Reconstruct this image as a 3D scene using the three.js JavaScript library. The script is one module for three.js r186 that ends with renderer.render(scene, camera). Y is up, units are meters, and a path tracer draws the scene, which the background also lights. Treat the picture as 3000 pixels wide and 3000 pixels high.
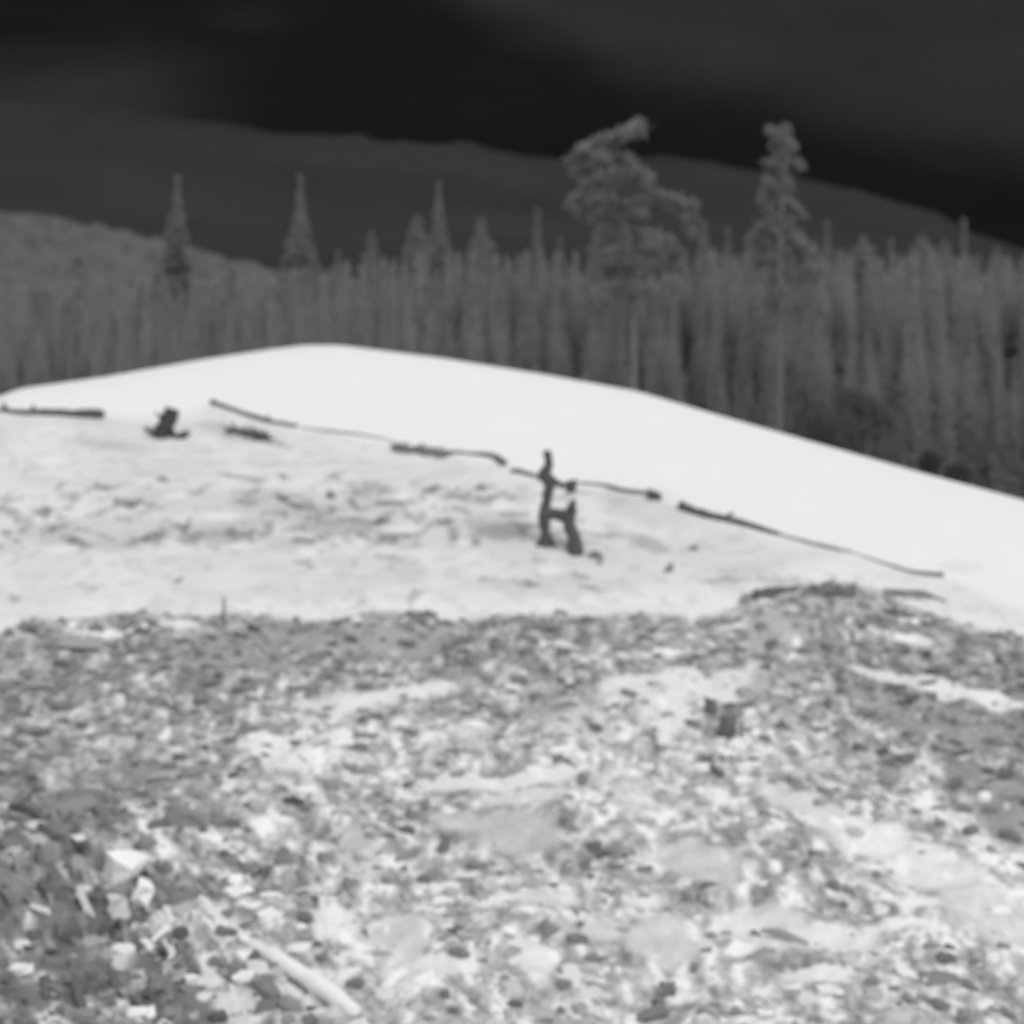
import * as THREE from 'three';
import { mergeGeometries } from 'three/addons/utils/BufferGeometryUtils.js';

// ---------------------------------------------------------------- camera, sky, sun, exposure
const scene = new THREE.Scene();
const camera = new THREE.PerspectiveCamera(20, 1, 0.5, 4000);
camera.position.set(0, 0, 0);
camera.lookAt(0, 0, -1);
camera.focus = 13;
camera.userData.fStop = 2.05;
const EXPOSURE = 1.06;
const SUN = new THREE.Vector3(0.4, 0.48, 0.78).normalize();

const K = 2 * Math.tan(THREE.MathUtils.degToRad(10));      // frame height at one metre
const uOf = (X) => (X / 3000 - 0.5) * K, eOf = (Y) => (0.5 - Y / 3000) * K;
const clamp = (v, a, b) => Math.min(b, Math.max(a, v));
const mix = (a, b, t) => a + (b - a) * t;
const sstep = (a, b, v) => { const t = clamp((v - a) / (b - a), 0, 1); return t * t * (3 - 2 * t); };
const lin = (s) => { const c = s / 255; return c <= 0.04045 ? c / 12.92 : ((c + 0.055) / 1.055) ** 2.4; };
function poly(pts, x) {
  if (x <= pts[0][0]) return pts[0][1];
  for (let i = 1; i < pts.length; i++) if (x <= pts[i][0]) return mix(pts[i - 1][1], pts[i][1], (x - pts[i - 1][0]) / (pts[i][0] - pts[i - 1][0]));
  return pts[pts.length - 1][1];
}
let seed = 12345;
const rnd = () => { seed = (seed + 0x6D2B79F5) | 0; let t = Math.imul(seed ^ (seed >>> 15), 1 | seed); t = (t + Math.imul(t ^ (t >>> 7), 61 | t)) ^ t; return ((t ^ (t >>> 14)) >>> 0) / 4294967296; };
const rr = (a, b) => a + (b - a) * rnd();
const hash = (x, y, z) => { let h = Math.imul(x, 374761393) ^ Math.imul(y, 668265263) ^ Math.imul(z, 2147483647 ^ 0x5bd1e995); h = Math.imul(h ^ (h >>> 13), 1274126177); return ((h ^ (h >>> 16)) >>> 0) / 4294967296; };
function noise2(x, y, s = 0) {
  const xi = Math.floor(x), yi = Math.floor(y), xf = x - xi, yf = y - yi, a = xf * xf * (3 - 2 * xf), b = yf * yf * (3 - 2 * yf);
  return mix(mix(hash(xi, yi, s), hash(xi + 1, yi, s), a), mix(hash(xi, yi + 1, s), hash(xi + 1, yi + 1, s), a), b) * 2 - 1;
}
const fbm = (x, y, s, o = 4) => { let v = 0, a = 0.5; for (let i = 0; i < o; i++) { v += a * noise2(x, y, s + i); x *= 2.03; y *= 2.03; a *= 0.5; } return v; };
function noise3(x, y, z, s = 0) {
  const zi = Math.floor(z), f = z - zi, c = f * f * (3 - 2 * f);
  return mix(noise2(x, y, s + zi * 57), noise2(x, y, s + zi * 57 + 57), c);
}

{ // even overcast sky
  const W = 1024, H = 512, data = new Float32Array(W * H * 4);
  for (let j = 0; j < H; j++) for (let i = 0; i < W; i++) {
    const el = ((j + 0.5) / H - 0.5) * Math.PI, az = ((i + 0.5) / W) * 2 * Math.PI, dx = Math.cos(el) * Math.cos(az), dy = Math.sin(el), dz = Math.cos(el) * Math.sin(az);
    const v = 0.66 * (0.85 + 0.15 * Math.abs(dy)) * (1 + 0.14 * fbm(dx * 3 + dy, dy * 6 + dz * 3, 21, 4)), k = (j * W + i) * 4;
    data[k] = v; data[k + 1] = v; data[k + 2] = v * 1.01; data[k + 3] = 1;
  }
  const t = new THREE.DataTexture(data, W, H, THREE.RGBAFormat, THREE.FloatType);
  t.mapping = THREE.EquirectangularReflectionMapping; t.magFilter = THREE.LinearFilter; t.minFilter = THREE.LinearFilter; t.needsUpdate = true;
  scene.background = t; scene.environment = t;
}
const sun = new THREE.DirectionalLight(new THREE.Color(1, 0.99, 0.98), 1.5);
sun.position.copy(SUN).multiplyScalar(220).add(new THREE.Vector3(0, 0, -60));
sun.target.position.set(0, 0, -60); scene.add(sun.target);
sun.castShadow = true; sun.shadow.radius = 40; sun.shadow.mapSize.set(4096, 4096);
Object.assign(sun.shadow.camera, { left: -120, right: 120, top: 120, bottom: -120, near: 1, far: 800 });
scene.add(sun);

// ---------------------------------------------------------------- helpers for naming and building
const used = {};
function numbered(n) { const b = n.replace(/_\d{3}$/, ''); const k = used[b] = (used[b] ?? -1) + 1; return k ? `${b}_${String(k).padStart(3, '0')}` : b; }
function tag(o, label, category, group) { o.userData = { label, category }; if (group) o.userData.group = group; return o; }
function add(o) { o.traverse((m) => { if (m.isMesh) { m.castShadow = m.receiveShadow = true; } }); scene.add(o); return o; }
function mesh(name, geo, m, parent) { const o = new THREE.Mesh(geo, m); o.castShadow = o.receiveShadow = true; o.name = parent ? name : numbered(name); (parent || scene).add(o); return o; }
function group(name, pos) { const g = new THREE.Group(); g.name = numbered(name); g.position.copy(pos); scene.add(g); return g; }
const mats = {};
function grey(a, rough = 0.95) { const k = Math.round(a * 200) + '_' + rough; return mats[k] ||= new THREE.MeshStandardMaterial({ color: new THREE.Color().setRGB(a, a, a * 1.006), roughness: rough }); }
const vcMat = new THREE.MeshStandardMaterial({ vertexColors: true, roughness: 0.96 });
const farMat = new THREE.MeshPhysicalMaterial({ vertexColors: true, roughness: 1, specularIntensity: 0.05 });
const leafMat = new THREE.MeshPhysicalMaterial({ vertexColors: true, roughness: 1, specularIntensity: 0.3, transmission: 0.8, thickness: 0, side: THREE.DoubleSide });

// ---------------------------------------------------------------- the hill
const S = 0.268, D0 = 28, Y0 = -4.92;
const skyline = [[-1500, 1560], [-600, 1330], [-100, 1195], [0, 1160], [60, 1138], [300, 1105], [600, 1052], [800, 1022], [900, 1011], [1000, 1012], [1300, 1050], [1600, 1098], [1870, 1147], [2100, 1215], [2400, 1300], [2700, 1385], [3000, 1465], [3600, 1640], [4600, 1900]];
const plane = (d) => Y0 + S * (d - D0);
const KB = 0.035;
const prof = (d, d1) => { if (d <= d1) return plane(d); const t = d - d1, tm = (S + 0.42) / (2 * KB); return t < tm ? plane(d1) + S * t - KB * t * t : plane(d1) + S * tm - KB * tm * tm - 0.42 * (t - tm); };
const crestTab = [];
for (let i = 0; i <= 240; i++) {
  const u = -0.36 + i * 0.003, X = (u / K + 0.5) * 3000, e = eOf(poly(skyline, X));
  let a = 24, b = 62;
  for (let n = 0; n < 24; n++) {
    const m = (a + b) / 2; let mx = -1;
    for (let t = 0; t < 9; t += 0.25) mx = Math.max(mx, prof(m + t, m) / (m + t));
    if (mx > e) b = m; else a = m;
  }
  crestTab.push(a);
}
const crest = (u) => { const f = clamp((u + 0.36) / 0.003, 0, 239.999), i = Math.floor(f); return mix(crestTab[i], crestTab[i + 1], f - i); };
const rubbleEdge = [[-800, 1900], [0, 1880], [52, 1840], [103, 1820], [259, 1815], [357, 1802], [500, 1808], [600, 1818], [700, 1808], [905, 1820], [1000, 1822], [1100, 1800], [1200, 1805], [1350, 1818], [1500, 1806], [1700, 1812], [1850, 1800], [2000, 1806], [2130, 1788], [2200, 1750], [2350, 1722], [2500, 1712], [2600, 1740], [2720, 1808], [2850, 1838], [3000, 1868], [3800, 2000]];
const snowEdge = [[-600, 1190], [0, 1205], [300, 1222], [470, 1225], [625, 1190], [900, 1258], [1300, 1325], [1480, 1368], [1600, 1402], [1900, 1452], [2280, 1572], [2760, 1692], [3000, 1790], [3500, 1900]];
const photoY = (x, d) => { const u = x / d; return (0.5 - prof(d, crest(u)) / d / K) * 3000; };
function bumps(x, d) {
  const u = x / d, X = (u / K + 0.5) * 3000, Y = photoY(x, d);
  const rub = sstep(-20, 30, Y - poly(rubbleEdge, X)), beyond = sstep(0, -3, d - crest(u));
  const rough = 0.16 * fbm(x * 0.7, d * 0.7, 41, 4) + 0.10 * fbm(x * 3.1, d * 3.1, 47, 3);
  const soft = 0.05 * fbm(x * 0.8, d * 0.5, 44, 2);
  return (rub * (rough + 0.06) + (1 - rub) * soft * sstep(-40, 60, Y - poly(snowEdge, X))) * beyond;
}
const height = (x, d) => prof(d, crest(x / d)) + bumps(x, d);
function ground(X, Y) {          // where the photograph's pixel meets the hill
  const u = uOf(X), e = eOf(Y);
  let a = 20, b = crest(u) + 6;
  let d = a;
  for (; d < b; d += 0.1) if (height(u * d, d) >= e * d) break;
  let lo = d - 0.1, hi = d;
  for (let n = 0; n < 14; n++) { const m = (lo + hi) / 2; if (height(u * m, m) >= e * m) hi = m; else lo = m; }
  d = hi;
  return new THREE.Vector3(u * d, height(u * d, d), -d);
}
const pxm = (d) => K * d / 3000;                    // metres per photograph pixel at a depth

const toneRows = [1800, 1920, 2050, 2250, 2450, 2650, 2850, 3050], toneCols = [0, 500, 1000, 1500, 2000, 2500, 3000];
const toneGrid = [
  [0xac, 0xa8, 0xa4, 0xaa, 0xb4, 0xb0, 0xb0], [0xa6, 0x9c, 0x9c, 0xa4, 0xb4, 0xa8, 0xa2], [0x9c, 0xa0, 0xb2, 0xbc, 0xbc, 0xa2, 0x98], [0x98, 0xb2, 0xc6, 0xbc, 0xcc, 0xb6, 0x94],
  [0x90, 0xa2, 0xb6, 0xbc, 0xc2, 0xd2, 0xa0], [0x8a, 0xaa, 0xbe, 0xc0, 0xc2, 0xcc, 0xd6], [0x8c, 0xa2, 0xc6, 0xc8, 0xca, 0xcc, 0xc8], [0x8c, 0x98, 0xbc, 0xc4, 0xc4, 0xc2, 0xac]].map((r) => r.map(lin)).map((r, j) => r.map((v) => v * [0.84, 0.84, 0.92, 0.95, 0.94, 0.94, 0.93, 0.93][j]));
function tone(X, Y) {
  const fx = clamp(X / 500, 0, 5.999), i = Math.floor(fx), t = fx - i;
  let j = 0; while (j < toneRows.length - 2 && Y > toneRows[j + 1]) j++;
  const s = clamp((Y - toneRows[j]) / (toneRows[j + 1] - toneRows[j]), 0, 1);
  return mix(mix(toneGrid[j][i], toneGrid[j][i + 1], t), mix(toneGrid[j + 1][i], toneGrid[j + 1][i + 1], t), s);
}
// pale bare or snowy patches, grey stains, and a painted shadow below the pale log: x, y, half width, half height, tilt in degrees, brightness
const patches = [
  [840, 2185, 150, 38, 0, 0xf0], [1010, 2182, 110, 20, 0, 0xee], [850, 2245, 110, 36, 4, 0xe6], [1170, 2040, 170, 20, -8, 0xe8], [1000, 2060, 120, 26, 0, 0xdc], [2010, 2020, 230, 52, -6, 0xe4], [1900, 2045, 140, 36, 0, 0xe0], [1960, 2110, 90, 40, 0, 0xe4],
  [1630, 1895, 60, 14, 0, 0xec], [2640, 1870, 100, 15, 10, 0xf0], [2740, 2022, 190, 26, 14, 0xe8], [2900, 2066, 120, 24, 14, 0xec], [2600, 1990, 120, 20, 10, 0xdc], [2480, 2440, 220, 56, 22, 0xe8], [2720, 2545, 230, 60, 26, 0xe8], [2320, 2360, 120, 50, 20, 0xd6], [2890, 2690, 180, 80, 24, 0xd8],
  [2640, 2735, 70, 26, 0, 0xee], [350, 1858, 190, 12, 0, 0xf2], [530, 1848, 60, 24, 0, 0xe8], [980, 2712, 75, 50, 0, 0xe8], [620, 2690, 90, 30, 30, 0xe2], [1350, 2420, 100, 30, 10, 0xca], [1500, 2450, 130, 70, 0, 0xc2], [1850, 2330, 60, 60, 0, 0xd8], [2050, 2560, 120, 50, 25, 0xce], [1950, 2760, 120, 80, 10, 0xd2], [2250, 2740, 140, 60, 10, 0xdc], [2440, 2770, 130, 40, 0, 0xe2],
  [1600, 2650, 90, 40, -4, 0xdc], [1870, 2650, 60, 20, 0, 0xea], [1180, 2850, 60, 70, 0, 0xda], [1560, 2850, 60, 60, 0, 0xe4], [2400, 2890, 120, 24, 0, 0xea], [1300, 2850, 110, 26, 8, 0xe6], [620, 2860, 40, 40, 0, 0xe4], [1760, 2740, 60, 40, 0, 0xd8], [700, 2960, 80, 50, 10, 0xd8], [330, 2820, 90, 30, 10, 0xd4], [1720, 2130, 120, 40, 0, 0xd0], [1560, 2350, 200, 14, -6, 0xd4],
  [1040, 2500, 50, 90, 15, 0xc4], [1080, 2560, 30, 60, 20, 0xd0], [1470, 2190, 170, 30, -4, 0xc4], [1300, 2110, 120, 34, 0, 0xb4], [1170, 2750, 90, 60, 0, 0xd6],
  [2620, 2330, 60, 12, 25, 0xea], [2720, 2390, 80, 14, 38, 0xea], [2830, 2450, 70, 12, 35, 0xe8], [2900, 2490, 50, 18, 30, 0xe6], [2640, 2212, 70, 9, 25, 0xe0], [2720, 2250, 60, 10, 35, 0xe2],
  [1340, 2300, 110, 20, 4, 0xe4], [1470, 2312, 100, 24, -2, 0xe8], [1590, 2290, 90, 22, -10, 0xe6], [1690, 2258, 60, 16, -16, 0xe6], [1520, 2340, 60, 12, 0, 0xd8],
  [2290, 1850, 90, 50, 0, 0xb4], [2280, 2010, 90, 40, 0, 0xb2], [2650, 2080, 120, 60, 10, 0x9e], [2850, 2150, 150, 70, 15, 0x98], [2950, 2380, 90, 90, 0, 0x96], [140, 2490, 110, 100, 10, 0x74], [220, 2710, 130, 120, 30, 0x70], [460, 2885, 110, 110, 40, 0x6e], [40, 2610, 70, 70, 0, 0x7c], [560, 2960, 90, 50, 30, 0x78], [60, 2940, 90, 50, 20, 0x78], [770, 2900, 130, 26, 38, 0x70], [150, 2830, 110, 40, 10, 0x7a], [560, 2640, 110, 30, 20, 0x7c], [1000, 1890, 400, 40, 0, 0xa0], [650, 1950, 130, 50, 0, 0x9a],
  [230, 2350, 90, 30, 0, 0x7e], [440, 2270, 120, 40, 5, 0x8a], [1500, 2120, 110, 50, 0, 0xb0], [2240, 1745, 120, 10, -6, 0x9c], [2430, 1760, 150, 44, 10, 0xb4],
];
const upper = [  // darker stained spots on the pale upper slope
  [380, 1475, 44, 12, 0, 0.42], [125, 1495, 30, 15, -10, 0.34], [300, 1425, 22, 10, 0, 0.3], [475, 1400, 16, 10, 0, 0.38], [190, 1510, 24, 10, -20, 0.26], [150, 1548, 26, 10, -15, 0.34], [15, 1560, 24, 9, 10, 0.34], [220, 1588, 44, 14, 15, 0.32], [450, 1575, 56, 11, -6, 0.38], [545, 1545, 32, 9, -45, 0.36], [730, 1562, 22, 9, -30, 0.4], [640, 1570, 110, 22, -4, 0.22], [835, 1470, 34, 9, 30, 0.4], [860, 1500, 200, 50, 0, 0.1], [970, 1450, 16, 11, 0, 0.5], [1030, 1480, 34, 12, 45, 0.3], [1080, 1440, 80, 30, 0, 0.16], [1150, 1475, 80, 8, 0, 0.28], [1266, 1434, 28, 9, -15, 0.36], [1110, 1528, 20, 11, -20, 0.52], [1000, 1545, 130, 24, 0, 0.2], [885, 1585, 44, 10, 0, 0.34], [1160, 1575, 90, 16, -6, 0.22], [1400, 1428, 12, 12, 0, 0.34], [1307, 1532, 26, 10, -20, 0.34], [1250, 1552, 26, 8, -30, 0.3], [1450, 1555, 90, 26, 10, 0.2], [1345, 1575, 14, 12, 0, 0.36], [1390, 1590, 10, 18, 0, 0.3], [720, 1400, 80, 9, 8, 0.24], [821, 1396, 16, 9, 0, 0.3], [985, 1395, 24, 12, -30, 0.26], [800, 1300, 50, 7, 10, 0.24], [896, 1648, 22, 10, 0, 0.28], [521, 1700, 14, 10, 0, 0.36], [1137, 1632, 40, 10, 5, 0.22], [1190, 1670, 60, 40, 30, 0.09], [1214, 1752, 12, 24, 10, 0.22], [1060, 1760, 30, 14, -45, 0.12], [1426, 1702, 30, 10, -10, 0.2], [1543, 1713, 30, 9, 0, 0.32], [1700, 1688, 40, 9, 15, 0.26], [1735, 1726, 34, 8, 10, 0.26], [1580, 1640, 34, 10, 0, 0.2], [1400, 1560, 200, 60, 0, 0.08], [1900, 1590, 60, 22, 20, 0.2], [1780, 1560, 60, 10, -5, 0.2], [2120, 1700, 70, 9, -4, 0.26], [2300, 1700, 90, 10, 0, 0.16], [2580, 1735, 60, 8, 0, 0.3], [2680, 1745, 80, 8, 5, 0.34], [2100, 1650, 180, 40, 15, 0.06], [350, 1310, 130, 20, 8, 0.1], [560, 1470, 200, 40, 0, 0.09], [320, 1560, 220, 50, 0, 0.09], [250, 1720, 40, 9, 0, 0.12], [30, 1750, 20, 10, 0, 0.2], [1900, 1500, 120, 40, 15, 0.07], [2820, 1660, 60, 20, 0, 0.06], [670, 1262, 80, 22, 12, 0.12], [1600, 1720, 140, 40, 0, 0.07],
];
const paleUp = [[520, 1450, 40, 12], [210, 1505, 24, 10], [650, 1510, 60, 16], [720, 1600, 60, 10], [900, 1620, 30, 14], [1120, 1610, 40, 10], [1180, 1450, 26, 12], [1360, 1590, 20, 12], [180, 1610, 50, 12], [150, 1350, 40, 14], [1610, 1670, 34, 16], [1480, 1480, 40, 16], [1180, 1555, 60, 10]];
const stampList = (list, X, Y, fn) => { for (const p of list) { const dx = X - p[0], dy = Y - p[1]; if (Math.abs(dx) > p[2] * 2.2 + p[3] || Math.abs(dy) > p[2] * 1.2 + p[3] * 2) continue; const t = (p[4] || 0) * Math.PI / 180, c = Math.cos(t), s = Math.sin(t), r = ((dx * c + dy * s) / p[2]) ** 2 + ((-dx * s + dy * c) / p[3]) ** 2; fn(p, r); } };
function groundAlbedo(x, d) {
  const u = x / d, X = (u / K + 0.5) * 3000, Y = photoY(x, d);
  const n1 = fbm(x * 1.3, d * 0.9, 61, 4), n2 = fbm(x * 7, d * 4, 66, 3), n3 = fbm(x * 16, d * 9, 71, 2);
  const jag = 16 * n1 + 14 * n2;
  const rub = sstep(-12, 14, Y - poly(rubbleEdge, X) + jag);
  const low = sstep(-14, 26, Y - poly(snowEdge, X) + 10 * n1 + 6 * n2);
  let a = mix(0.83 + 0.015 * n1, 0.73 + 0.05 * n1 + 0.035 * n2 + 0.02 * n3, low);
  if (rub < 1) {
    a -= 0.05 * low * sstep(0.05, 0.4, fbm(x * 0.9, d * 1.6, 77, 3)) ;
    const band = sstep(1380, 1440, Y) * sstep(1650, 1580, Y) * sstep(2100, 1500, X), any = 0.35 * low;
    a *= 1 - Math.max(band, any) * (0.17 * sstep(0.0, 0.3, fbm(x * 1.2, d * 1.1, 141, 3)) + 0.36 * sstep(0.06, 0.38, fbm(x * 5.5, d * 3.2, 147, 3)));
    a += 0.06 * sstep(90, 20, poly(rubbleEdge, X) - Y) * low;
    stampList(upper, X + 34 * n2 + 14 * n1, Y + 9 * n3 + 12 * n2, (p, r) => { a *= 1 - Math.min(0.75, 1.6 * p[5]) * sstep(1.7, 0.3, r) * (1 + 0.5 * n3); });
    stampList(paleUp, X + 10 * n2, Y, (p, r) => { a = mix(a, 0.82, 0.7 * sstep(1.6, 0.3, r)); });
  }
  if (rub > 0) {
    const t = tone(X, Y), lf = sstep(1400, 400, X) * sstep(2150, 2550, Y), st = lf > 0 ? fbm((x * 0.92 + d * 0.4) * 6, (d * 0.92 - x * 0.4) * 1.5, 151, 4) : 0;
    let b = t * Math.pow(2, 0.7 * n1 + 1.8 * n2 * (1 - 0.5 * lf) + 0.8 * n3 + 3 * st * lf);
    stampList(patches, X + 26 * n2 + 12 * n1, Y + 12 * n3 + 8 * n2, (p, r) => { const v = lin(p[5]) * 0.98; b = mix(b, v * (1 + 0.12 * n2 + 0.12 * n3), 0.92 * sstep(1.45, 0.5, r)); });
    a = mix(a, clamp(b, 0.09, 0.86), rub);
  }
  return clamp(a, 0.05, 0.86);
}
{
  const TW = 1792, TH = 2048, XA = -15, XB = 15, DA = 24, DB = 66, data = new Uint8Array(TW * TH * 4);
  const enc = (a) => Math.round(255 * (a <= 0.0031308 ? a * 12.92 : 1.055 * a ** (1 / 2.4) - 0.055));
  for (let j = 0; j < TH; j++) for (let i = 0; i < TW; i++) {
    const x = mix(XA, XB, (i + 0.5) / TW), d = mix(DA, DB, (j + 0.5) / TH), v = enc(groundAlbedo(x, d)), k = (j * TW + i) * 4;
    data[k] = v; data[k + 1] = Math.max(0, v - 1); data[k + 2] = Math.min(255, v + 1); data[k + 3] = 255;
  }
  const map = new THREE.DataTexture(data, TW, TH); map.colorSpace = THREE.SRGBColorSpace; map.magFilter = THREE.LinearFilter; map.minFilter = THREE.LinearFilter; map.wrapS = map.wrapT = THREE.MirroredRepeatWrapping; map.needsUpdate = true;
  const NU = 420, ND = 520, pos = [], uv = [], idx = [];
  for (let j = 0; j <= ND; j++) for (let i = 0; i <= NU; i++) {
    const d = j < 440 ? mix(20, 64, j / 440) : mix(64, 96, (j - 440) / 80), u = mix(-0.34, 0.34, i / NU), x = u * d;
    pos.push(x, Math.max(-10, height(x, d)), -d); uv.push((x - XA) / (XB - XA), (d - DA) / (DB - DA));
  }
  for (let j = 0; j < ND; j++) for (let i = 0; i < NU; i++) { const a = j * (NU + 1) + i, b = a + 1, c = a + NU + 1; idx.push(a, b, c, b, c + 1, c); }
  const g = new THREE.BufferGeometry(); g.setAttribute('position', new THREE.Float32BufferAttribute(pos, 3)); g.setAttribute('uv', new THREE.Float32BufferAttribute(uv, 2)); g.setIndex(idx); g.computeVertexNormals();
  const o = mesh('hillside', g, new THREE.MeshStandardMaterial({ map, roughness: 0.95 })); o.userData.kind = 'structure';
}

// ---------------------------------------------------------------- land behind: forest floor, wooded hill, mountain
const floorY = (x, d) => -4 + (d - 80) * 0.085 - x * 0.03 + 0.8 * fbm(x * 0.05, d * 0.05, 81, 3);
function landSheet(name, fn, d0, d1, u0, u1, nu, nd, material) {
  const pos = [], idx = [];
  for (let j = 0; j <= nd; j++) for (let i = 0; i <= nu; i++) { const d = mix(d0, d1, j / nd), x = mix(u0, u1, i / nu) * d; pos.push(x, fn(x, d), -d); }
  for (let j = 0; j < nd; j++) for (let i = 0; i < nu; i++) { const a = j * (nu + 1) + i, b = a + 1, c = a + nu + 1; idx.push(a, b, c, b, c + 1, c); }
  const g = new THREE.BufferGeometry(); g.setAttribute('position', new THREE.Float32BufferAttribute(pos, 3)); g.setIndex(idx); g.computeVertexNormals();
  const o = mesh(name, g, material); o.userData.kind = 'structure'; return o;
}
landSheet('forest_floor', floorY, 74, 300, -0.5, 0.5, 120, 60, grey(0.35));
const hillTop = [[-2500, 700], [-600, 560], [0, 640], [250, 675], [430, 712], [600, 765], [720, 790], [1000, 840], [1500, 880], [3000, 900], [5500, 860]];
const wooded = (x, d) => {
  const X = (x / d / K + 0.5) * 3000, e = eOf(poly(hillTop, X)), top = e * 420;
  const rise = d < 420 ? sstep(230, 430, d) : 1 - 0.5 * sstep(420, 620, d);
  return 4 + (top - 4) * rise + 2.6 * fbm(x * 0.05, d * 0.05, 90, 4) * rise + 0.9 * noise2(x * 0.45, d * 0.3, 93) * rise;
};
landSheet('wooded_hill', wooded, 220, 620, -0.6, 0.6, 420, 90, grey(0.085));
function paint(o, fn) {          // tones of a mountainside, dark with soft paler bands, as vertex colours
  const p = o.geometry.attributes.position, c = new Float32Array(p.count * 3);
  for (let i = 0; i < p.count; i++) { const v = fn(p.getX(i), p.getY(i), -p.getZ(i)); c[i * 3] = c[i * 3 + 1] = v; c[i * 3 + 2] = v * 1.01; }
  o.geometry.setAttribute('color', new THREE.BufferAttribute(c, 3));
}
const mtnTop = [[-4000, 60], [-1500, 250], [0, 300], [300, 318], [528, 350], [730, 372], [1000, 380], [1351, 400], [1490, 432], [1646, 450], [1940, 446], [2220, 497], [2484, 559], [2764, 629], [2840, 690], [2950, 728], [3300, 800], [4500, 820], [7000, 700]];
paint(landSheet('mountain', (x, d) => {
  const X = (x / d / K + 0.5) * 3000, e = eOf(poly(mtnTop, X)), top = e * 1100;
  const rise = d < 1100 ? Math.pow(clamp((d - 560) / 540, 0, 1), 0.85) : 1 - 0.3 * sstep(1100, 1500, d);
  return 8 + (top - 8) * rise + rise * (8 * fbm(x * 0.006, d * 0.006, 101, 4) + 2 * fbm(x * 0.12, d * 0.08, 107, 3));
}, 560, 1500, -1.0, 1.0, 420, 110, farMat), (x, y, d) => {
  const X = (x / d / K + 0.5) * 3000, Y = (0.5 - y / d / K) * 3000;
  return 0.031 * (1 + 0.25 * fbm(x * 0.02, d * 0.02, 111, 4)) * (0.8 + 0.2 * sstep(250, 480, Y)) * (X < 900 ? mix(1, 0.95, 0) : 1);
});
const bandLine = [[-3000, -1500], [600, -700], [1200, -150], [1400, 0], [1650, 95], [1850, 215], [2200, 285], [2500, 370], [2750, 440], [3000, 475], [4000, 620], [7000, 700]];
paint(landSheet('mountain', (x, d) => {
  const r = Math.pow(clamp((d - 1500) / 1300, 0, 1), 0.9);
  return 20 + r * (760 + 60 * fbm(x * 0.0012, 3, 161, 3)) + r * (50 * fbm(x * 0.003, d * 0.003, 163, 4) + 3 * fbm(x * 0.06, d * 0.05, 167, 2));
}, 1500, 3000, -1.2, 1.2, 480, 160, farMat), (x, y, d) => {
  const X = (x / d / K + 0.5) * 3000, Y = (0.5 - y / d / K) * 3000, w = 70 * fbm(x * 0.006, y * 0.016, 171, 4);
  let c = sstep(-130, 110, poly(bandLine, X) - Y + w) * (0.9 + 0.3 * fbm(x * 0.004, y * 0.02, 173, 3));
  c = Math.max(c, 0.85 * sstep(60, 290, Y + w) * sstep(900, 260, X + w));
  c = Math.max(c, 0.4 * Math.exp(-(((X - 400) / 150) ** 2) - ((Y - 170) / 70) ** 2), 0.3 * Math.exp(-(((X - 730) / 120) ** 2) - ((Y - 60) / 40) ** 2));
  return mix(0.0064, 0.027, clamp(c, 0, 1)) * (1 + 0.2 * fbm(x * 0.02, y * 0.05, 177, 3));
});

// ---------------------------------------------------------------- rocks
function rockGeo() {              // a broken block with chipped corners
  const g = new THREE.BoxGeometry(1, 1, 1, 2, 2, 2), p = g.attributes.position, q = {};
  for (let i = 0; i < p.count; i++) {
    const k = [p.getX(i), p.getY(i), p.getZ(i)].map((t) => t.toFixed(1)).join(), n = [p.getX(i), p.getY(i), p.getZ(i)].filter((t) => Math.abs(t) > 0.4).length;
    q[k] ||= [rr(-0.17, 0.17), rr(-0.17, 0.17), rr(-0.17, 0.17), n === 3 ? rr(0.62, 1) : n === 2 ? rr(0.8, 1.05) : rr(0.95, 1.2)];
    const j = q[k]; p.setXYZ(i, p.getX(i) * j[3] + j[0], p.getY(i) * j[3] + j[1], p.getZ(i) * j[3] + j[2]);
  }
  g.deleteAttribute('uv'); g.deleteAttribute('normal'); const f = g.toNonIndexed();
  f.computeBoundingBox(); const bb = f.boundingBox, c = bb.getCenter(new THREE.Vector3()), z = bb.getSize(new THREE.Vector3());
  f.translate(-c.x, -c.y, -c.z); f.scale(1 / z.x, 1 / z.y, 1 / z.z); f.computeVertexNormals(); return f;
}
const rockGeos = []; for (let i = 0; i < 10; i++) rockGeos.push(rockGeo(i + 1));
function shardGeo() {
  const g = new THREE.BoxGeometry(1, 0.22, 0.3, 3, 1, 1), p = g.attributes.position, b = rr(-0.12, 0.12), q = {};
  for (let i = 0; i < p.count; i++) { const k = [p.getX(i), p.getY(i), p.getZ(i)].map((t) => t.toFixed(2)).join(); q[k] ||= [rr(-0.05, 0.05), rr(-0.05, 0.05), rr(-0.08, 0.08)]; const x = p.getX(i); p.setXYZ(i, x + q[k][0], p.getY(i) * (1 - Math.abs(x) * 0.7) + q[k][1] + b * (1 - 4 * x * x), p.getZ(i) * (1 - Math.abs(x) * 0.6) + q[k][2]); }
  g.deleteAttribute('uv'); const f = g.toNonIndexed(); f.computeVertexNormals(); return f;
}
const shardGeos = []; for (let i = 0; i < 5; i++) shardGeos.push(shardGeo());
const upN = new THREE.Vector3(0, Math.cos(Math.atan(S)), Math.sin(Math.atan(S)));
const slopeQ = new THREE.Quaternion().setFromUnitVectors(new THREE.Vector3(0, 1, 0), upN);
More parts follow.
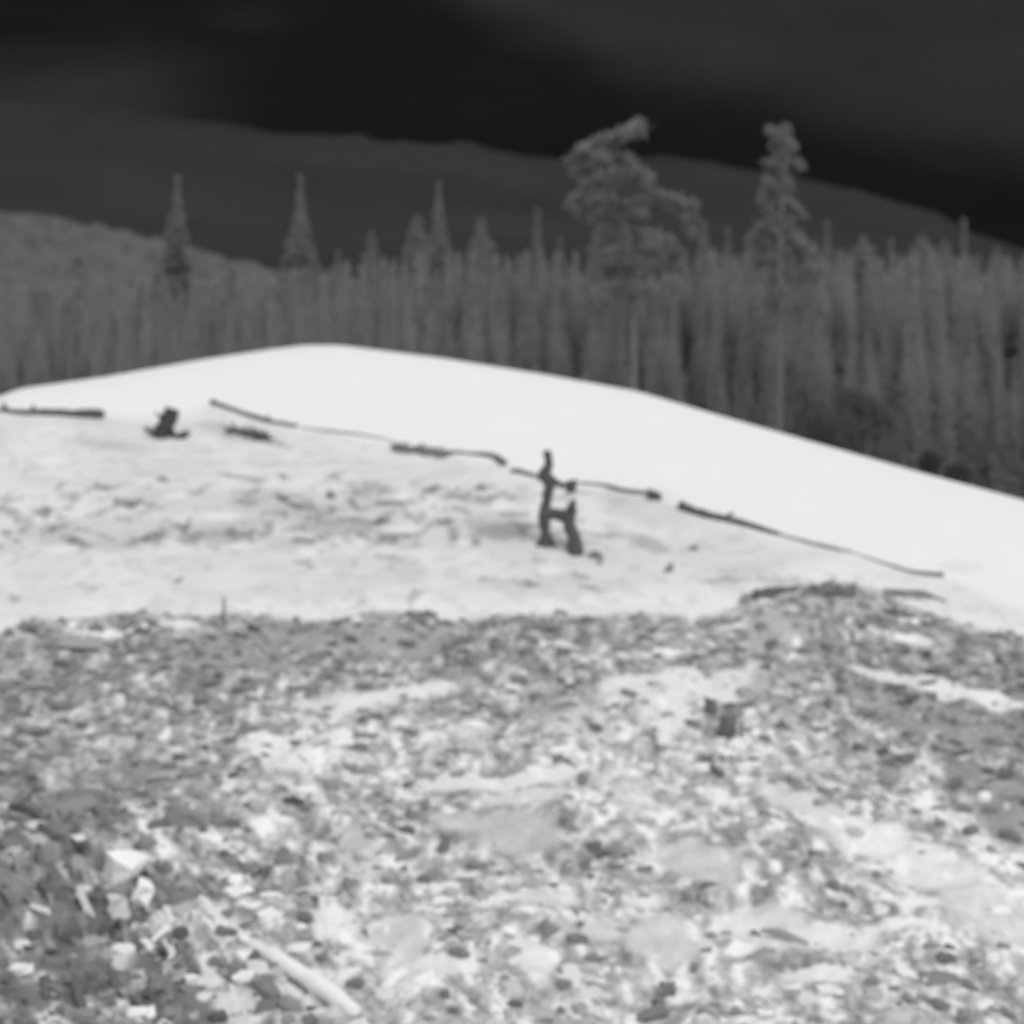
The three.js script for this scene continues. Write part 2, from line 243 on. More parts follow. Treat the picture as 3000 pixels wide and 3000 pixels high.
function placeRock(o, X, Y, w, h, rot = 0) {     // width, height and tilt as seen
  const p = ground(X, Y + h * 0.35), m = pxm(-p.z), W = w * m, Hh = Math.max(0.5 * h, h - 0.22 * Math.max(w, h)) * m * 1.25, D = Math.max(W * 0.75, Math.min(h * m * 1.1, W * 1.4));
  o.scale.set(W * 1.08, Hh * 1.3, D);
  const tilt = -rot * Math.PI / 180;
  o.quaternion.setFromAxisAngle(new THREE.Vector3(0, 0, 1), clamp(tilt, -0.6, 0.6)).multiply(slopeQ).multiply(new THREE.Quaternion().setFromAxisAngle(new THREE.Vector3(0, 1, 0), rr(-0.35, 0.35) + tilt * 0.5));
  p.y += Hh * 0.22; o.position.copy(p);
}
const taken = [];
function zone(X, Y) { return Y < 1830 ? 'on the pale upper slope' : Y < 2080 ? (X < 1000 ? 'near the upper edge of the rubble, on its left' : X < 2000 ? 'near the upper edge of the rubble, in its middle' : 'in the darker rubble on the right') : Y < 2500 ? (X < 900 ? 'in the coarse rubble on the left' : X < 1900 ? 'in the middle of the rubble slope' : 'in the darker rubble on the right') : (X < 900 ? 'in the coarse rubble at the lower left' : X < 1900 ? 'in the pale rubble at the lower middle' : 'in the pale rubble at the lower right'); }
function rock(X, Y, w, h, t, rot = 0, label) {
  const a = clamp(lin(t) * (t < 0xa0 ? (Y > 1830 ? 1.5 : 1.2) : 0.92), 0.035, 0.84), o = mesh(a > 0.5 ? 'pale_rock' : a > 0.26 ? 'grey_rock' : 'dark_rock', rockGeos[Math.floor(rnd() * 10)], grey(Math.round(a * 40) / 40 || 0.03));
  placeRock(o, X, Y, w, h, rot); taken.push([X, Y, w, h]);
  const kind = a > 0.5 ? 'pale' : a > 0.26 ? 'grey' : 'dark', size = w > 65 ? 'broad' : w > 34 ? 'mid-sized' : 'small';
  if (label) tag(o, label, 'rock'); else { const l = `${size} ${kind} rock lying ${zone(X, Y)}`; tag(o, l, 'rock', l.replace(' rock lying', ' rocks')); }
  return o;
}
const rocks = [
  [2080, 2065, 30, 60, 0x5a, 0, 'dark upright rock just above the blackest block beside the pale patch'], [2130, 2128, 62, 72, 0x52, 0, 'blackest square block in the rubble, right of the pale patch'], [2070, 2218, 40, 30, 0x60, 0, 'dark rock at the top of a short diagonal pair below the black block'], [2110, 2258, 70, 26, 0x60, 40, 'dark slanting rock at the foot of a short diagonal pair below the black block'],
  [2610, 1790, 40, 25, 0x58], [2560, 1810, 50, 36, 0x70], [2650, 1845, 54, 16, 0x74], [2750, 1955, 70, 34, 0x66, 0, 'dark blocky rock above the long pale streak on the right'], [2965, 2020, 60, 30, 0x60], [2540, 2085, 64, 30, 0x66], [2425, 2058, 25, 46, 0x68], [2455, 1985, 22, 28, 0x66], [2420, 1890, 25, 30, 0x74], [2330, 2005, 32, 24, 0x70], [2520, 2185, 44, 28, 0x66, 20], [2655, 2215, 54, 34, 0x60], [2605, 2235, 34, 24, 0x5c], [2600, 2285, 54, 30, 0x70], [2800, 2290, 32, 40, 0x62], [2950, 2258, 44, 38, 0x66], [2900, 2368, 50, 34, 0x6a], [2842, 2430, 48, 34, 0x5e], [2960, 2440, 66, 40, 0x66], [2755, 2408, 30, 24, 0x70], [2500, 2340, 74, 40, 0x70, 0, 'dark rock on the upper edge of the broad pale strip'], [2420, 2315, 70, 24, 0x6c, 22], [2330, 2282, 60, 20, 0x70, 25], [2685, 2375, 34, 24, 0x70, 20],
  [2330, 2470, 26, 60, 0x80, 10], [2362, 2525, 20, 40, 0x78, 30], [2445, 2592, 40, 36, 0x6c], [2475, 2648, 26, 24, 0x70, 30], [2500, 2605, 70, 18, 0x7c, 25], [2570, 2560, 20, 25, 0x80], [2240, 2470, 25, 20, 0x70], [2258, 2600, 30, 50, 0x82],
  [1700, 2288, 54, 22, 0x66, -45], [1660, 2395, 46, 54, 0x76], [1745, 2478, 40, 38, 0x60], [1768, 2494, 50, 30, 0x5c], [1715, 2525, 26, 44, 0x6c, 20], [1802, 2535, 54, 24, 0x66], [1890, 2542, 44, 24, 0x6c], [2012, 2620, 28, 52, 0x7c], [1692, 2745, 62, 34, 0x68, 0, 'dark angular rock alone below the middle of the rubble slope'], [1652, 2880, 42, 34, 0x6e], [1520, 2935, 62, 22, 0x5c, 20], [1645, 2958, 25, 24, 0x70], [1345, 2785, 60, 34, 0x66, 10, 'dark rock under a thin dark stub at the lower middle'], [1342, 2722, 28, 34, 0x68], [1418, 2812, 22, 18, 0x72], [1305, 2910, 25, 30, 0x60], [1330, 2958, 28, 24, 0x5e], [1390, 2935, 32, 18, 0x78], [1480, 2862, 24, 18, 0x78],
  [1300, 2475, 30, 74, 0x68, 20, 'tall dark slab leaning above the two stacked white slabs'], [1240, 2572, 38, 30, 0x5c], [1185, 2542, 20, 20, 0x70], [1384, 2608, 18, 46, 0x6c, -10], [1330, 2648, 46, 14, 0x74, -10], [1365, 2660, 22, 26, 0x78],
  [920, 2635, 26, 28, 0x54, 25], [893, 2690, 42, 28, 0x5c], [980, 2460, 25, 25, 0x70], [968, 2300, 46, 36, 0x78, -40], [1042, 2260, 18, 42, 0x78, -20], [1110, 2320, 25, 28, 0x7e], [1198, 2295, 36, 26, 0x74], [1208, 2392, 34, 26, 0x6c, -40], [1250, 2355, 18, 50, 0x80], [1130, 2375, 24, 24, 0x76], [1095, 2245, 30, 18, 0x7c], [905, 2335, 36, 18, 0x76, -25],
  [680, 2408, 52, 32, 0x58], [725, 2432, 25, 20, 0x60], [582, 2412, 64, 36, 0x5c, 30], [665, 2502, 50, 28, 0x52, 30], [730, 2540, 66, 22, 0x66, 40], [778, 2552, 18, 32, 0x62], [640, 2602, 74, 18, 0x7a, 26], [552, 2600, 50, 22, 0x70, 35], [840, 2590, 40, 110, 0x8c, 10, 'long grey boulder right of the slanting dark streaks'],
  [145, 2500, 80, 90, 0x74, 0, 'big dark square boulder at the left edge of the rubble'], [60, 2525, 44, 70, 0x7c], [202, 2545, 26, 44, 0x5c], [215, 2700, 80, 90, 0x6e, 0, 'big dark boulder below the square one at the lower left'], [312, 2712, 34, 76, 0x58, 25], [222, 2325, 120, 22, 0x64], [218, 2352, 130, 60, 0x74, 0, 'dark rock under a darker ledge at the left'], [320, 2342, 26, 26, 0x6a], [440, 2272, 100, 34, 0x78], [565, 2262, 84, 50, 0x70, 0, 'broad dark block left of the widest white patch'], [430, 2462, 62, 40, 0x74], [488, 2540, 42, 44, 0x70], [470, 2622, 76, 36, 0x70, 15], [530, 2640, 80, 24, 0x62, 20], [480, 2762, 86, 20, 0x62, -5], [660, 2722, 70, 24, 0x60], [160, 2812, 90, 44, 0x62], [20, 2862, 46, 50, 0x66], [465, 2890, 76, 90, 0x68, 0, 'tall dark boulder left of the pale slanting log'], [530, 2832, 32, 40, 0x66], [500, 2970, 60, 50, 0x72], [680, 2852, 26, 30, 0x60], [170, 2892, 60, 18, 0x64, 10], [30, 2982, 52, 36, 0x66], [240, 2965, 90, 44, 0x70], [310, 2912, 62, 24, 0x74, -10],
  [2772, 2802, 60, 38, 0x5e, 0, 'dark round-topped rock by a small white rock at the lower right'], [2720, 2768, 36, 24, 0x72], [2755, 2856, 110, 22, 0x6a, 6], [2842, 2882, 64, 18, 0x62, 35], [2765, 2942, 90, 22, 0x62, 25], [2822, 2975, 40, 50, 0x74], [2955, 2965, 64, 20, 0x60, 38], [2855, 2812, 30, 20, 0x70], [2940, 2768, 40, 24, 0x7a], [2552, 2872, 42, 28, 0x6a], [2672, 2925, 62, 24, 0x70, 30], [2618, 2892, 34, 22, 0x74], [2620, 2975, 90, 50, 0x9e, 0, 'rounded grey boulder at the bottom of the slope, right'], [2170, 2968, 66, 18, 0x6c, 30], [2075, 2950, 74, 14, 0x72, -12], [2395, 2985, 44, 26, 0x7c], [1955, 2892, 50, 50, 0x66], [1905, 2965, 110, 36, 0x68, -15], [1930, 2935, 40, 24, 0x54], [2035, 2832, 26, 30, 0x70], [2200, 2800, 30, 18, 0x7a], [1840, 2800, 22, 30, 0x78],
  [700, 2832, 76, 44, 0x6c, 30], [785, 2888, 84, 44, 0x64, 32], [850, 2938, 76, 50, 0x70, 35], [915, 2985, 60, 40, 0x68, 35], [640, 2812, 50, 40, 0x70],  // dark rocks added to fill out the painted shadow below the pale log
  [1200, 1832, 28, 44, 0x76], [1240, 1822, 24, 24, 0x7a], [965, 1840, 80, 20, 0x82], [1430, 1820, 60, 18, 0x78], [1522, 1808, 50, 20, 0x76], [925, 1920, 62, 18, 0x64], [968, 1914, 24, 20, 0x60], [620, 1996, 62, 16, 0x60], [745, 1836, 46, 22, 0x54, 25], [690, 1856, 20, 26, 0x6a], [405, 1842, 26, 22, 0x70], [392, 1906, 40, 22, 0x66], [368, 1950, 26, 18, 0x66], [265, 1966, 30, 20, 0x68], [180, 2062, 90, 20, 0x66], [360, 2032, 24, 56, 0x6a], [242, 2120, 40, 20, 0x66], [120, 2142, 60, 32, 0x62], [60, 2182, 50, 36, 0x60], [590, 2052, 40, 28, 0x60], [570, 2082, 30, 18, 0x66], [890, 2012, 60, 24, 0x72], [1375, 1942, 40, 22, 0x66], [1392, 1972, 54, 20, 0x70], [1418, 1988, 30, 20, 0x6a], [1310, 1920, 20, 28, 0x6c], [1095, 1966, 30, 22, 0x6a], [1025, 1966, 60, 16, 0x72], [1070, 2150, 72, 13, 0x70, 5], [720, 2132, 52, 26, 0x68], [660, 2212, 30, 24, 0x70], [602, 2190, 20, 20, 0x5a], [782, 2092, 30, 20, 0x74], [1575, 2032, 40, 22, 0x78], [1470, 2158, 32, 22, 0x78], [1510, 2252, 60, 20, 0x80, -10], [40, 1890, 50, 20, 0x74], [240, 1882, 150, 10, 0x84], [160, 1840, 50, 30, 0x90], [330, 1986, 60, 20, 0x74], [110, 2000, 90, 16, 0x80], [460, 2000, 40, 18, 0x76], [500, 1920, 36, 18, 0x7e], [560, 1880, 30, 18, 0x78], [850, 1880, 40, 14, 0x82], [1650, 1950, 40, 20, 0x84], [1850, 1960, 40, 24, 0x86], [1780, 1850, 50, 20, 0x86], [2060, 1820, 50, 30, 0x88], [2000, 1850, 30, 20, 0x84], [2230, 1830, 36, 24, 0x80], [2130, 1900, 40, 22, 0x8a], [2880, 1870, 60, 16, 0x86, 5], [2950, 1930, 44, 24, 0x80], [2840, 1940, 36, 20, 0x84], [2700, 2130, 70, 34, 0x80], [2830, 2110, 60, 36, 0x86], [2930, 2160, 70, 40, 0x80], [2770, 2190, 50, 30, 0x84],
  [355, 2535, 100, 110, 0xf6, 20, 'tallest white boulder in the coarse rubble at the lower left'], [420, 2610, 60, 70, 0xf2, 25, 'white rock touching the right foot of the tallest white boulder'], [345, 2640, 60, 50, 0xd0], [240, 2460, 70, 18, 0xe6, 30], [120, 2415, 90, 16, 0xd8, 8], [1298, 2595, 96, 32, 0xf4, -12, 'upper of the two stacked white slabs in the middle rubble'], [1302, 2632, 104, 30, 0xf6, -10, 'lower of the two stacked white slabs in the middle rubble'], [1285, 2672, 56, 36, 0xea], [1174, 2220, 28, 34, 0xf2, 20], [1740, 2225, 30, 44, 0xee], [1756, 2290, 36, 66, 0xe0, 0, 'pale upright slab at the right end of the pale bent streak'], [1832, 2130, 36, 34, 0xf0], [1892, 2242, 46, 24, 0xee], [1940, 2250, 30, 22, 0xea], [2185, 2252, 54, 36, 0xf0, 0, 'white rock below the blackest block in the rubble'], [2882, 2332, 42, 34, 0xf2, 0, 'bright white rock among the dark rubble on the right'], [2948, 2362, 20, 28, 0xe6], [1425, 2085, 34, 18, 0xf4, 20], [1470, 2176, 26, 24, 0xea], [800, 2386, 38, 22, 0xf0, -20], [560, 2370, 22, 20, 0xf2], [1010, 2402, 30, 30, 0xea], [1090, 2392, 26, 28, 0xec], [912, 2520, 46, 32, 0xec, 40], [360, 2772, 74, 24, 0xe8, 10], [60, 2762, 50, 30, 0xe4], [60, 2832, 74, 36, 0xec], [410, 2962, 84, 44, 0xf4, 0, 'broad white rock at the very bottom left of the rubble'], [570, 2872, 60, 44, 0xea], [2490, 2505, 32, 18, 0xf4], [2662, 2845, 84, 26, 0xe8, 20], [2905, 2800, 40, 28, 0xf4], [2660, 1816, 60, 30, 0xf2, 0, 'white block at the top edge of the rubble, right'], [1940, 1905, 64, 30, 0xf6, 0, 'bright white rounded rock near the top of the rubble, right of centre'], [1652, 2602, 44, 22, 0xf0], [2040, 2692, 30, 24, 0xee], [380, 1930, 20, 22, 0xec], [345, 2052, 40, 44, 0xde], [480, 2102, 26, 28, 0xe2], [300, 2560, 40, 16, 0xdc], [480, 2520, 50, 20, 0xd6, 30], [640, 2560, 44, 30, 0xe8, 20], [700, 2480, 50, 18, 0xdc, 30], [600, 2640, 46, 30, 0xe6, 30], [1100, 2720, 50, 50, 0xdc], [2080, 2860, 40, 40, 0xe8], [2320, 2890, 60, 22, 0xec], [2430, 2895, 80, 22, 0xee], [1700, 2790, 30, 30, 0xee], [1560, 2750, 40, 26, 0xe4], [250, 2600, 60, 20, 0xd8, 5], [120, 2660, 70, 18, 0xd6, 20], [1890, 2650, 60, 18, 0xea], [2110, 2170, 30, 30, 0xe4],
];
for (const r of rocks) rock(...r);
// small things on the upper slope
for (const r of [[475, 1402, 22, 18, 0x8a], [970, 1452, 26, 20, 0x70], [1110, 1528, 28, 18, 0x6a, -20], [1402, 1428, 18, 18, 0x84], [1960, 1662, 22, 34, 0x76, 20, 'small dark upright rock standing alone on the pale slope'], [2032, 1604, 22, 20, 0x76, -30], [1757, 1645, 16, 22, 0x84], [521, 1702, 20, 14, 0x8c], [380, 1476, 40, 16, 0x86], [730, 1562, 22, 14, 0x80, -30], [450, 1578, 40, 14, 0x8a], [545, 1548, 24, 12, 0x86, -40], [125, 1497, 34, 16, 0x8a], [155, 1549, 34, 12, 0x8e]]) rock(...r);

// nobody could count the rest: small stones and splinters as two ground covers
{
  const N = 14000, lists = rockGeos.slice(0, 5).map(() => []), sh = shardGeos.map(() => []);
  const q = new THREE.Quaternion(), q2 = new THREE.Quaternion(), up = new THREE.Vector3(0, 1, 0), s = new THREE.Vector3(), e = new THREE.Euler();
  for (let n = 0; n < N; n++) {
    const d = 24 + 21 * Math.pow(rnd(), 0.8), u = rr(-0.215, 0.215), x = u * d, X = (u / K + 0.5) * 3000, Y = photoY(x, d);
    const over = Y - poly(rubbleEdge, X) + 26 * fbm(x * 1.5, d * 1.5, 121, 3);
    if (over < -6) continue;
    let bare = 0, dark = 0; stampList(patches, X, Y, (p, r) => { if (p[5] > 0xd0) bare = Math.max(bare, sstep(1.5, 0.6, r)); else if (p[5] < 0xa0) dark = Math.max(dark, sstep(1.5, 0.6, r)); });
    if (rnd() < bare * 0.72) continue;
    const clump = fbm(x * 1.1, d * 0.8, 131, 3);
    const dense = 0.85 - 0.55 * sstep(900, 1500, X) * sstep(1950, 2500, Y) * (1 - 0.7 * sstep(2300, 2700, X) * sstep(2600, 2200, Y) ) ;
    if (rnd() > dense + clump * 1.1) continue;
    const t = tone(X, Y), left = sstep(1300, 300, X) * sstep(2250, 2600, Y);
    let f = Math.pow(2, rr(-1, 0.65) + (rnd() < 0.17 ? -1.1 : 0) + clump * 0.9); f = Math.pow(f, 1 + 0.5 * left);
    const a = clamp(t * f * (1 - 0.15 * dark), 0.12, 0.82);
    const size = pxm(34) * (8 + 46 * Math.pow(rnd(), 3)) * (1 + 0.25 * left), y = height(x, d);
    const shard = rnd() < 0.1 + 0.4 * left, L = (shard ? sh : lists)[Math.floor(rnd() * 5)];
    q.copy(slopeQ).multiply(q2.setFromEuler(e.set(rr(-0.4, 0.4), shard && rnd() < left ? -1.15 + rr(-0.35, 0.35) : rr(0, 6.28), rr(-0.4, 0.4))));
    if (shard) s.set(size * rr(1.3, 2.6), size * rr(1.2, 2), size * rr(0.9, 1.6)); else s.set(size * rr(0.9, 1.3), size * rr(0.3, 0.75), size * rr(0.7, 1.5));
    L.push([new THREE.Matrix4().compose(new THREE.Vector3(x, y + s.y * 0.02, -d), q, s), a]);
  }
  const inst = (name, geo, L) => {
    const m = new THREE.InstancedMesh(geo, new THREE.MeshStandardMaterial({ color: 0xffffff, roughness: 0.95 }), L.length), c = new THREE.Color();
    L.forEach(([M, a], i) => { m.setMatrixAt(i, M); m.setColorAt(i, c.setRGB(a, a, a * 1.012)); });
    m.name = numbered(name); m.castShadow = m.receiveShadow = true; m.userData.kind = 'stuff'; scene.add(m); return m;
  };
  lists.forEach((L, i) => { const m = inst('rubble', rockGeos[i], L); tag(m, 'small loose stones covering the lower slope', 'rubble', 'small stones of the slope'); m.userData.kind = 'stuff'; });
  sh.forEach((L, i) => { const m = inst('wood_debris', shardGeos[i], L); tag(m, 'thin splinters and wood bits strewn through the rubble', 'debris', 'splinters of the slope'); m.userData.kind = 'stuff'; });
}

// ---------------------------------------------------------------- dead wood
function limb(pts, rad, seg = 9, bump = 0.12, sd = 1) {
  const curve = new THREE.CatmullRomCurve3(pts, false, 'centripetal'), n = Math.max(6, pts.length * 5), pos = [], idx = [], fr = curve.computeFrenetFrames(n, false);
  for (let i = 0; i <= n; i++) {
    const t = i / n, c = curve.getPoint(t), k = t * (rad.length - 1), j = Math.min(rad.length - 2, Math.floor(k)), r = mix(rad[j], rad[j + 1], k - j);
    for (let a = 0; a < seg; a++) { const w = a / seg * 6.2832, R = r * (1 + bump * 2 * noise2(a * 1.7 + sd * 9, t * n * 0.7, sd)); const q = c.clone().addScaledVector(fr.normals[Math.min(i, n)], Math.cos(w) * R).addScaledVector(fr.binormals[Math.min(i, n)], Math.sin(w) * R); pos.push(q.x, q.y, q.z); }
  }
  for (let i = 0; i < n; i++) for (let a = 0; a < seg; a++) { const b = (a + 1) % seg, A = i * seg + a, B = i * seg + b, C = A + seg, D = B + seg; idx.push(A, B, C, B, D, C); }
  const c0 = pos.length / 3, p0 = curve.getPoint(0), p1 = curve.getPoint(1); pos.push(p0.x, p0.y, p0.z, p1.x, p1.y, p1.z);
  for (let a = 0; a < seg; a++) { const b = (a + 1) % seg; idx.push(c0, b, a, c0 + 1, n * seg + a, n * seg + b); }
  const g = new THREE.BufferGeometry(); g.setAttribute('position', new THREE.Float32BufferAttribute(pos, 3)); g.setIndex(idx); g.computeVertexNormals(); return g;
}
const P = (X, Y, d) => new THREE.Vector3(uOf(X) * d, eOf(Y) * d, -d);
const merge = (a) => mergeGeometries(a);
const barkMat = (a) => { // vertically streaked weathered bark
  const n = 128, data = new Uint8Array(n * n * 4); for (let i = 0; i < n * n; i++) { const v = 128 + 120 * fbm((i % n) * 0.25, Math.floor(i / n) * 0.03, 201, 3); data[i * 4] = data[i * 4 + 1] = data[i * 4 + 2] = v; data[i * 4 + 3] = 255; }
  return grey(a, 0.98);
};
function log(name, pts, wpx, a, label, category, opt = {}) {   // [[X, Y] ...] on the ground; wpx widths in photograph pixels
  const w = pts.map(([X, Y, lift = 0]) => { const p = ground(X, Y); p.y += lift; return p; }), d = -w[0].z, base = w[0].clone(), g = group(name, base);
  const rad = wpx.map((q) => q * 0.86 * pxm(d) / 2);
  const loc = w.map((p, i) => p.clone().sub(base).add(new THREE.Vector3(0, rad[Math.min(i, rad.length - 1)] * 0.6, 0)));
  mesh('trunk', limb(loc, rad, 10, opt.bump ?? 0.24, opt.sd ?? Math.floor(rnd() * 90)), grey(a), g);
  if (opt.twigs) for (const [X0, Y0, X1, Y1, q] of opt.twigs) {
    const dd = d, m = pxm(dd), A = ground(X0, Y0).sub(base).add(new THREE.Vector3(0, 0.03, 0)), B = A.clone().add(new THREE.Vector3((X1 - X0) * m, Math.abs(Y1 - Y0) * m * (Y1 < Y0 ? 1 : -0.3), rr(-0.1, 0.15)));
    mesh('branch', limb([A, A.clone().lerp(B, 0.55).add(new THREE.Vector3(rr(-.03, .03), rr(-.02, .04), 0)), B], [q * m / 2, q * m / 3, q * m / 5], 6, 0.1, 7), grey(a), g);
  }
  tag(g, label, category, opt.group); return g;
}
const DW = 0.08;
log('fallen_log', [[-120, 1206], [60, 1213], [160, 1216], [300, 1226]], [26, 20, 24, 34], DW, 'dark fallen log lying level at the edge of the white crest, far left', 'log', { twigs: [[20, 1205, 15, 1185, 16], [95, 1205, 100, 1194, 12]] });
log('fallen_pole', [[622, 1184], [690, 1206], [790, 1238], [868, 1252]], [20, 16, 16, 14], 0.15, 'thin dark fallen pole sloping down from the crest behind the stump', 'log', { twigs: [[632, 1190, 624, 1176, 14], [780, 1236, 786, 1226, 10]] });
log('fallen_pole', [[880, 1254], [980, 1268], [1060, 1276], [1150, 1292]], [6, 11, 9, 5], 0.3, 'faint grey pole lying between the sloping pole and the brush clump', 'log');
log('fallen_pole', [[1300, 1324], [1380, 1332], [1440, 1340], [1478, 1366]], [10, 12, 20, 24], 0.14, 'dark crooked pole between the brush clump and the split snag', 'log', { twigs: [[1474, 1362, 1482, 1384, 14]] });
log('fallen_pole', [[1500, 1384], [1540, 1390], [1592, 1406]], [20, 18, 10], 0.16, 'short grey pole touching the left side of the split snag', 'log');
log('fallen_pole', [[1690, 1416], [1760, 1424], [1830, 1442], [1930, 1452]], [8, 12, 18, 14], 0.18, 'thin dark pole running right from the split snag to a dark knob', 'log');
{ const o = rock(1916, 1450, 44, 34, 0x44, 10, 'dark knobbly chunk at the end of the pole right of the split snag'); o.name = numbered('wood_chunk'); o.userData.category = 'wood chunk'; }
log('fallen_log', [[1996, 1492], [2060, 1512], [2150, 1532], [2280, 1568]], [38, 26, 24, 14], 0.1, 'dark tapering log sloping down the snow edge right of the snag', 'log', { twigs: [[2130, 1522, 2150, 1512, 18]] });
log('fallen_pole', [[2285, 1568], [2370, 1592], [2450, 1612], [2500, 1620]], [9, 12, 14, 8], 0.26, 'thin grey pole continuing downhill from the dark tapering log', 'log');
log('fallen_pole', [[2505, 1622], [2590, 1652], [2680, 1680], [2762, 1690]], [4, 8, 12, 20], 0.18, 'lowest thin pole on the right with a darker thick end', 'log');
log('fallen_log', [[2208, 1756], [2240, 1748], [2300, 1732], [2370, 1726]], [42, 36, 20, 18], 0.12, 'dark short log with a thick end at the upper edge of the rubble, right', 'log');
log('fallen_pole', [[2590, 1734], [2660, 1738], [2700, 1742], [2770, 1764]], [14, 14, 18, 8], 0.26, 'grey pole lying just above the rubble edge on the right', 'log');
log('pale_log', [[735, 2775], [830, 2835], [930, 2902], [1040, 2985]], [34, 56, 64, 56], 0.86, 'thick white log slanting down across the lower left rubble', 'log', { bump: 0.12 });
log('fallen_branch', [[1390, 2578], [1340, 2582], [1300, 2600]].reverse(), [6, 10, 8], 0.12, 'dark curved twig beside the stacked white slabs', 'branch');

{ // split snag shaped like an h
  const foot = ground(1600, 1592), d = -foot.z, g = group('dead_snag', foot), L = (X, Y, z = 0) => P(X, Y, d).sub(foot).add(new THREE.Vector3(0, 0, z)), m = pxm(d) / 2, mat = grey(0.075, 0.98);
  mesh('trunk', limb([L(1600, 1606, 0.16), L(1599, 1560, 0.04), L(1594, 1512), L(1602, 1466), L(1608, 1420), L(1595, 1392), L(1608, 1358), L(1600, 1320)], [32, 27, 38, 27, 34, 42, 22, 25].map((w) => w * m), 10, 0.12, 3), mat, g);
  mesh('root', merge([limb([L(1576, 1600, 0.2), L(1590, 1582), L(1600, 1570)], [14 * m, 22 * m, 22 * m], 8, 0.1, 4), limb([L(1626, 1602, 0.22), L(1612, 1582), L(1601, 1562)], [14 * m, 20 * m, 20 * m], 8, 0.1, 5)]), mat, g);
  mesh('trunk', limb([L(1686, 1636, 0.62), L(1684, 1606, 0.5), L(1675, 1560, 0.25), L(1666, 1524), L(1676, 1490), L(1682, 1462)], [40, 46, 37, 40, 28, 12].map((w) => w * m), 10, 0.12, 8), mat, g);
  mesh('branch', limb([L(1598, 1508), L(1630, 1506), L(1668, 1516)], [34 * m, 32 * m, 38 * m], 8, 0.1, 6), mat, g);
  mesh('branch', limb([L(1604, 1398), L(1625, 1410), L(1650, 1422), L(1674, 1420)], [30 * m, 20 * m, 16 * m, 16 * m], 8, 0.1, 9), mat, g);
  const kn = new THREE.Mesh(rockGeos[2], mat); kn.name = 'burl'; kn.position.copy(L(1673, 1424)); kn.scale.set(34 * 2 * m, 46 * 2 * m, 30 * 2 * m); g.add(kn);
  tag(g, 'dark split snag standing like a letter h on the pale slope', 'dead tree');
}
{ // stump
  const foot = ground(480, 1280), d = -foot.z, g = group('tree_stump', foot), L = (X, Y, z = 0) => P(X, Y, d).sub(foot).add(new THREE.Vector3(0, 0, z)), m = pxm(d) / 2, mat = grey(0.055, 0.98);
  mesh('trunk', limb([L(472, 1286), L(482, 1258), L(496, 1226), L(504, 1196)], [54, 50, 52, 38].map((w) => w * m), 11, 0.16, 13), mat, g);
  mesh('root', limb([L(476, 1278), L(450, 1268, 0.05), L(424, 1254, 0.1)], [26 * m, 20 * m, 8 * m], 8, 0.1, 2), mat, g);
  mesh('root', limb([L(500, 1262), L(522, 1280, 0.1), L(540, 1274, 0.12), L(560, 1266, 0.1)], [10 * m, 18 * m, 24 * m, 6 * m], 8, 0.1, 5), mat, g);
  mesh('root', limb([L(490, 1240), L(470, 1222), L(452, 1206)], [20 * m, 10 * m, 5 * m], 7, 0.1, 6), grey(0.25), g);
  tag(g, 'dark leaning stump with spread roots near the crest, on the left', 'stump');
}
function brush(name, X0, Y0, X1, Y1, h, n, a, label) {   // low tangle of twigs
  const c = ground((X0 + X1) / 2, (Y0 + Y1) / 2 + h / 3), g = group(name, c), d = -c.z, m = pxm(d), geos = [];
  for (let i = 0; i < n; i++) {
    const t = rnd(), X = mix(X0, X1, t) + rr(-8, 8), b = ground(X, mix(Y0, Y1, t) + h * rr(0, 0.6)).sub(c), an = rr(-1.2, 1.2), l = h * m * rr(0.5, 1.1);
    const tip = b.clone().add(new THREE.Vector3(Math.sin(an) * l * 1.5, Math.cos(an) * l * 0.8, rr(-.1, .15)));
    geos.push(limb([b, b.clone().lerp(tip, 0.5).add(new THREE.Vector3(rr(-.03, .03), .02, 0)), tip], [4 * m, 3 * m, 1.5 * m], 5, 0.1, i));
  }
  mesh('twigs', merge(geos), grey(a), g);
  mesh('branch', limb([ground(X0, Y0 + h * 0.3).sub(c).add(new THREE.Vector3(0, 0.04, 0)), new THREE.Vector3(0, 0.06, 0), ground(X1, Y1 + h * 0.3).sub(c).add(new THREE.Vector3(0, 0.05, 0))], [8 * m, 9 * m, 6 * m], 7, 0.15, 3), grey(a), g);
  tag(g, label, 'brush');
}
brush('brush_pile', 668, 1256, 788, 1280, 30, 46, 0.11, 'dark dead branch pile lying below the sloping pole by the stump');
brush('brush_pile', 1150, 1308, 1310, 1328, 30, 60, 0.2, 'grey tangled brush on the snow edge left of the split snag');
brush('brush_pile', 2390, 1722, 2500, 1728, 44, 60, 0.24, 'grey scrubby brush at the top of the rubble bulge on the right');
log('dead_sprig', [[652, 1822], [655, 1820, 0.1], [656, 1820, 0.32]], [14, 12, 6], 0.14, 'small dark stub sticking straight up from the left rubble edge', 'stick');
brush('brush_pile', 1735, 1622, 1760, 1634, 20, 10, 0.22, 'tiny hooked twig on the pale slope right of the snag foot');

